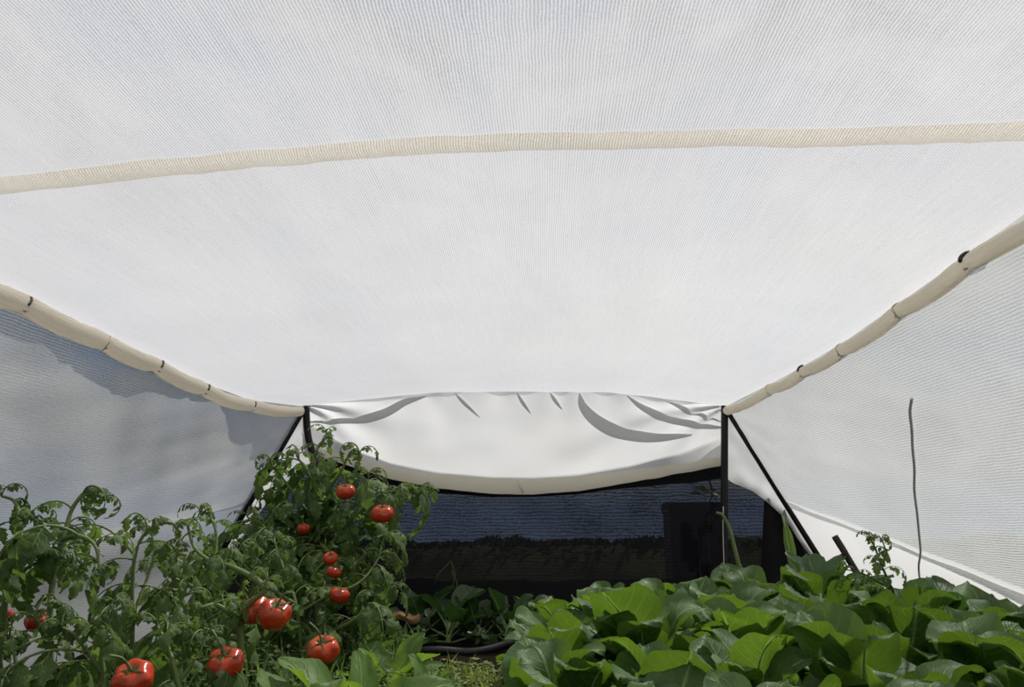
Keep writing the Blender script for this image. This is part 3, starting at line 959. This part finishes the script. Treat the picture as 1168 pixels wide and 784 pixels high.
tomato_plant('tall tomato bush tied to the upright pole with most of the red fruit', [
    [(368, 735, 2.40), (366, 690, 2.42), (364, 640, 2.45), (362, 590, 2.5), (358, 545, 2.55), (362, 512, 2.58), (372, 500, 2.6)],
    [(366, 640, 2.45), (390, 605, 2.42), (412, 582, 2.40), (432, 566, 2.38), (455, 560, 2.37), (480, 563, 2.36)],
    [(364, 600, 2.5), (340, 570, 2.5), (322, 545, 2.5), (308, 528, 2.5)],
    [(362, 570, 2.52), (385, 545, 2.5), (398, 520, 2.5), (410, 518, 2.5)],
    [(365, 650, 2.44), (330, 625, 2.42), (300, 600, 2.40), (282, 590, 2.40)],
    [(365, 620, 2.44), (388, 640, 2.36), (410, 640, 2.34), (428, 620, 2.34)],
    [(362, 560, 2.5), (348, 535, 2.46), (338, 520, 2.44)],
    [(364, 610, 2.46), (395, 585, 2.5), (415, 560, 2.52), (420, 545, 2.52)],
    [(366, 680, 2.42), (400, 690, 2.34), (430, 670, 2.32), (442, 645, 2.32)]], 7, step=.026, leafscale=1.2, r=.008)
tomato_plant('leafy tomato plant at the foot of the tall bush with tangled side shoots', [
    [(345, 760, 2.15), (342, 720, 2.15), (335, 680, 2.17), (322, 645, 2.2), (312, 615, 2.22)],
    [(340, 700, 2.15), (375, 680, 2.14), (410, 665, 2.15), (430, 640, 2.2), (436, 620, 2.25)],
    [(338, 690, 2.16), (300, 665, 2.16), (275, 640, 2.2)],
    [(343, 730, 2.15), (390, 715, 2.1), (425, 690, 2.12), (445, 668, 2.15)]], 8, step=.034, leafscale=1.05, r=.007)
tomato_plant('bushy tomato plant with dark leaves between slanted pole and tall bush', [
    [(300, 740, 2.6), (296, 690, 2.6), (300, 640, 2.6), (318, 590, 2.6), (330, 560, 2.6)],
    [(298, 680, 2.6), (340, 650, 2.6), (380, 620, 2.6), (410, 600, 2.6)],
    [(298, 690, 2.6), (265, 660, 2.58), (250, 640, 2.55)],
    [(300, 640, 2.6), (325, 610, 2.55), (350, 590, 2.55)]], 9, step=.028, leafscale=1.2, r=.007)
tomato_plant('low tomato plant along the front edge left of the red tomatoes', [
    [(205, 800, 1.35), (200, 765, 1.36), (190, 735, 1.38), (180, 715, 1.4)],
    [(202, 780, 1.36), (225, 750, 1.38), (235, 725, 1.4)]], 10, step=.030)
tomato_plant('wilted little tomato plant in front of the bright right net wall', [
    [(1022, 690, 1.95), (1014, 665, 1.95), (1004, 642, 1.95), (998, 625, 1.95), (992, 614, 1.95)],
    [(1006, 648, 1.95), (1010, 630, 1.95), (1006, 616, 1.95)],
    [(1016, 672, 1.95), (985, 655, 1.97), (965, 650, 1.98)]], 11, step=.035, leafscale=.62, r=.004, mat='darkstem')

lm = blade_mesh('hanging_leaf', .17, .042, .03, -75, 10, 201, 'lettuce', cup=.5, ripple=.06)
e = empty('vine_shoot', P(896, 655, YB - .05)); e.location.z = 0
tag(e, 'yellow-green leaf hanging in the dark far right corner beside the white net strip', 'vine')
bm = bmesh.new(); tp = P(893, 588, YB - .06)
tube(bm, [p - e.location for p in catmull([Vector((e.location.x, e.location.y, -.01)), P(902, 640, YB - .06), P(899, 605, YB - .06), tp], 6)], .004, .003, 6)
link_mesh('stem', mesh('stem', bm, M['tomstem']), e)
link_mesh('leaf', lm, e, tp - e.location, (0, 0, -1.4))
e = empty('climbing_vine', P(806, 600, 3.0)); e.location.z = -.03
tag(e, 'light green climbing vine seen through the black netting left of the right upright pole', 'vine')
bm = bmesh.new()
tube(bm, [p - e.location for p in catmull([e.location, P(808, 590, 3.0), P(812, 565, 3.0), P(808, 540, 3.0)], 6)], .004, .003, 6)
link_mesh('stem', mesh('stem', bm, M['tomstem']), e)
for i, q in enumerate(((809, 545), (812, 556), (806, 566), (800, 560), (814, 575), (818, 566))):
    link_mesh('leaf', SEED[i], e, P(*q, 3.0) - e.location, (.4, .3, i * 1.9), .7)
# fruit --------------------------------------------------------------
def tomato(px, py, rpx, Y, label, tilt=(0, 0), seed=0, lobes=6, flat=.80):
    rn = random.Random(seed)
    c = P(px, py, Y)
    r = rpx / F_PX * Y * .985
    bm = bmesh.new()
    nt, npn = 40, 22
    ph = rn.uniform(0, 6)
    def pt(u, v):
        th = u * 2 * PI; phi = v * PI                # 0 top
        lob = 1 + .075 * (math.cos(lobes * th + ph) * .7 + math.cos(3 * th + ph * 2) * .4) * math.sin(phi) ** .7 * (1.4 if phi < 1.4 else .6)
        rad = r * math.sin(phi) ** .94 * lob
        z = r * flat * math.cos(phi) - r * .34 * math.exp(-(phi / .42) ** 2) + r * .10 * math.exp(-((PI - phi) / .4) ** 2)
        return Vector((rad * math.cos(th), rad * math.sin(th), z))
    grid(bm, nt, npn, pt)
    bmesh.ops.remove_doubles(bm, verts=bm.verts, dist=r * .004)
    o = link_mesh('tomato', mesh('tomato', bm, M['tomato']), loc=c, rot=(tilt[0] + .22, tilt[1], rn.uniform(0, 6)))
    o.rotation_mode = 'ZYX'
    tag(o, label, 'tomato', 'ripe red tomatoes on the vines')
    bm = bmesh.new()
    zt = r * flat - r * .30
    for k in range(5):
        a = k * 2 * PI / 5 + rn.uniform(-.2, .2)
        dv = Vector((math.cos(a), math.sin(a), .25)).normalized()
        nn = (Vector((0, 0, 1)) - dv * dv.z).normalized()
        leaflet(bm, Vector((0, 0, zt + r * .06)), dv, nn, r * rn.uniform(.75, .95), r * .2, seed + k, rn.uniform(.1, .5), 5)
    link_mesh('calyx', mesh('calyx', bm, [M['tomleaf']]), o)
    bm = bmesh.new()
    tube(bm, catmull([Vector((0, 0, zt)), Vector((r * .1, 0, zt + r * .5)), Vector((r * .25, r * .1, zt + r * 1.0)), Vector((r * .7, r * .2, zt + r * 1.35))], 5), r * .075, r * .06, 6)
    link_mesh('stalk', mesh('stalk', bm, [M['tomstem']]), o)
    return o
tomato(394, 561, 11, 2.36, 'round red tomato highest on the tall bush', (.15, 0), 1)
tomato(436, 586, 13, 2.27, 'red tomato hanging alone at the right of the tall bush', (.1, .05), 2)
tomato(346, 603, 7.5, 2.36, 'small red tomato peeking out left of the upright pole', (0, .1), 3)
tomato(377, 637, 8.5, 2.25, 'small red tomato at the top of the middle pair', (.3, 0), 4)
tomato(381, 653, 8.5, 2.22, 'small red tomato at the bottom of the middle pair', (-.2, .3), 5)
tomato(387, 679, 11.5, 2.10, 'round red tomato just below the middle pair', (-.1, .2), 6)
tomato(291, 696, 17, 1.47, 'big red tomato half hidden behind the thick curved stem', (.4, -.5), 7)
tomato(313, 701, 18, 1.40, 'big ribbed red tomato right of the thick curved stem', (.25, .35), 8, 5, .95)
tomato(257, 757, 20, 1.38, 'big ribbed red tomato at the foot of the thick curved stem', (.35, 0), 9)
tomato(368, 742, 18, 1.70, 'wide red tomato resting low above the front lettuce leaves', (.3, 0), 10)
tomato(152, 774, 22, 1.24, 'large red tomato cut by the bottom edge of the picture', (.4, 0), 11)
tomato(43, 709, 13.5, 1.50, 'shaded orange-red tomato behind the tall dark stem', (.2, .2), 12)
tomato(6, 703, 9, 1.55, 'dark red tomato at the far left edge of the picture', (0, 0), 13)

# ------------------------------------------------------------------ weeds, litter
def weeds(name, x0, x1, y0, y1, n, hmax, seed, label, mat='weed'):
    rn = random.Random(seed); bm = bmesh.new()
    lay = bm.loops.layers.uv.verify()
    for i in range(n):
        x, y = rn.uniform(x0, x1), rn.uniform(y0, y1)
        h = rn.uniform(.35, 1) * hmax; a = rn.uniform(0, 6.28); w_ = rn.uniform(.0025, .006); lean = rn.uniform(.1, .9)
        d_ = Vector((math.cos(a), math.sin(a), 0)); sd = Vector((-d_.y, d_.x, 0))
        base = Vector((x, y, soil_h(x, y)))
        if rn.random() < .55:
            rows = []
            for j in range(5):
                v = j / 4
                c = base + Vector((0, 0, h * v * (1 - .35 * lean * v))) + d_ * h * lean * v * v
                rows.append([bm.verts.new(c + sd * s * w_ * (1 - v) ** .6) for s in (-1, 1)])
            for j in range(4):
                f = bm.faces.new((rows[j][0], rows[j][1], rows[j + 1][1], rows[j + 1][0]))
                for lp, uv_ in zip(f.loops, ((0, j / 4), (1, j / 4), (1, (j + 1) / 4), (0, (j + 1) / 4))): lp[lay].uv = uv_
        else:
            tip = base + Vector((0, 0, h * .7)) + d_ * h * lean * .4
            tube(bm, [base, tip], .0009, .0007, 4)
            for q in range(4):
                aa = a + q * 1.57; dv = Vector((math.cos(aa), math.sin(aa), rn.uniform(-.2, .5))).normalized()
                nn = (Vector((0, 0, 1)) - dv * dv.z).normalized()
                leaflet(bm, base.lerp(tip, 1 - .15 * q), dv, nn, rn.uniform(.012, .024), rn.uniform(.008, .014), i * 5 + q, .4, 4)
    o = link_mesh(name, mesh(name, bm, M[mat]))
    return tag(o, label, 'weeds', kind='stuff')
weeds('weed_patch', -.38, .0, 1.35, 2.1, 1700, .115, 5, 'tangle of short yellow-green weeds and grass between the beds')
weeds('undergrowth', -1.05, -.36, 1.15, 2.5, 2200, .16, 6, 'dark tangled undergrowth beneath the tomato plants', 'tomleaf')
rn_ = random.Random(21); bm = bmesh.new()
for i in range(3800):
    x = rn_.uniform(-3.6, 3.6); y = rn_.uniform(5.25, 5.55)
    h = rn_.uniform(.012, .05) * (1 + 2.2 * max(0, nz(x * 2.2, 5, 1))); a = rn_.uniform(0, 6.28)
    b0 = Vector((x, y, max(.2, .225 + .03 * nz(x * 2, 1) + .018 * nz(x * 9, 3)))); d_ = Vector((math.cos(a), math.sin(a), 0)); tip = b0 + Vector((0, 0, h)) + d_ * h * rn_.uniform(.2, .9)
    sd = Vector((-d_.y, d_.x, 0)) * rn_.uniform(.008, .02)
    m_ = b0.lerp(tip, .5) + Vector((0, 0, h * .2))
    v_ = [bm.verts.new(q) for q in (b0 - sd * .5, b0 + sd * .5, m_ + sd, tip, m_ - sd)]
    bm.faces.new(v_)
tag(link_mesh('bank_grass', mesh('bank_grass', bm, M['ground'])), 'rough tufts of grass on the bank beyond the black netting', 'grass', kind='stuff')
for i, (px, py, Y, sc_, lb) in enumerate(((462, 710, 2.38, 1.0, 'pinkish dry curled leaf lying left of the hose end'), (440, 716, 2.3, .8, 'brown dry leaf lying at the foot of the tomato bush'))):
    p = P(px, py, Y); p.z = max(p.z, .03)
    bm = bmesh.new()
    def dl(u, v):
        s = (u - .5) * 2; w_ = .018 * math.sin(PI * min(1, v * .94 + .03))
        return Vector(((v - .5) * .09, s * w_, .02 * s * s + .012 * math.sin(v * 6) + .004 * nz(u * 5, v * 5, i)))
    grid(bm, 6, 10, dl)
    o = link_mesh('dry_leaf', mesh('dry_leaf', bm, M['dry']), loc=p, rot=(.3, -.15, .4 + i * 1.4), scale=sc_)
    tag(o, lb, 'dry leaf')

# ------------------------------------------------------------------ look
S.view_settings.view_transform = 'Standard'
S.view_settings.look = 'None'
S.view_settings.gamma = 1
S.view_settings.use_curve_mapping = False
S.view_settings.exposure = 0
S.render.film_transparent = False
S.cycles.transparent_max_bounces = 16
S.cycles.max_bounces = 8
S.cycles.diffuse_bounces = 4
S.cycles.transmission_bounces = 6
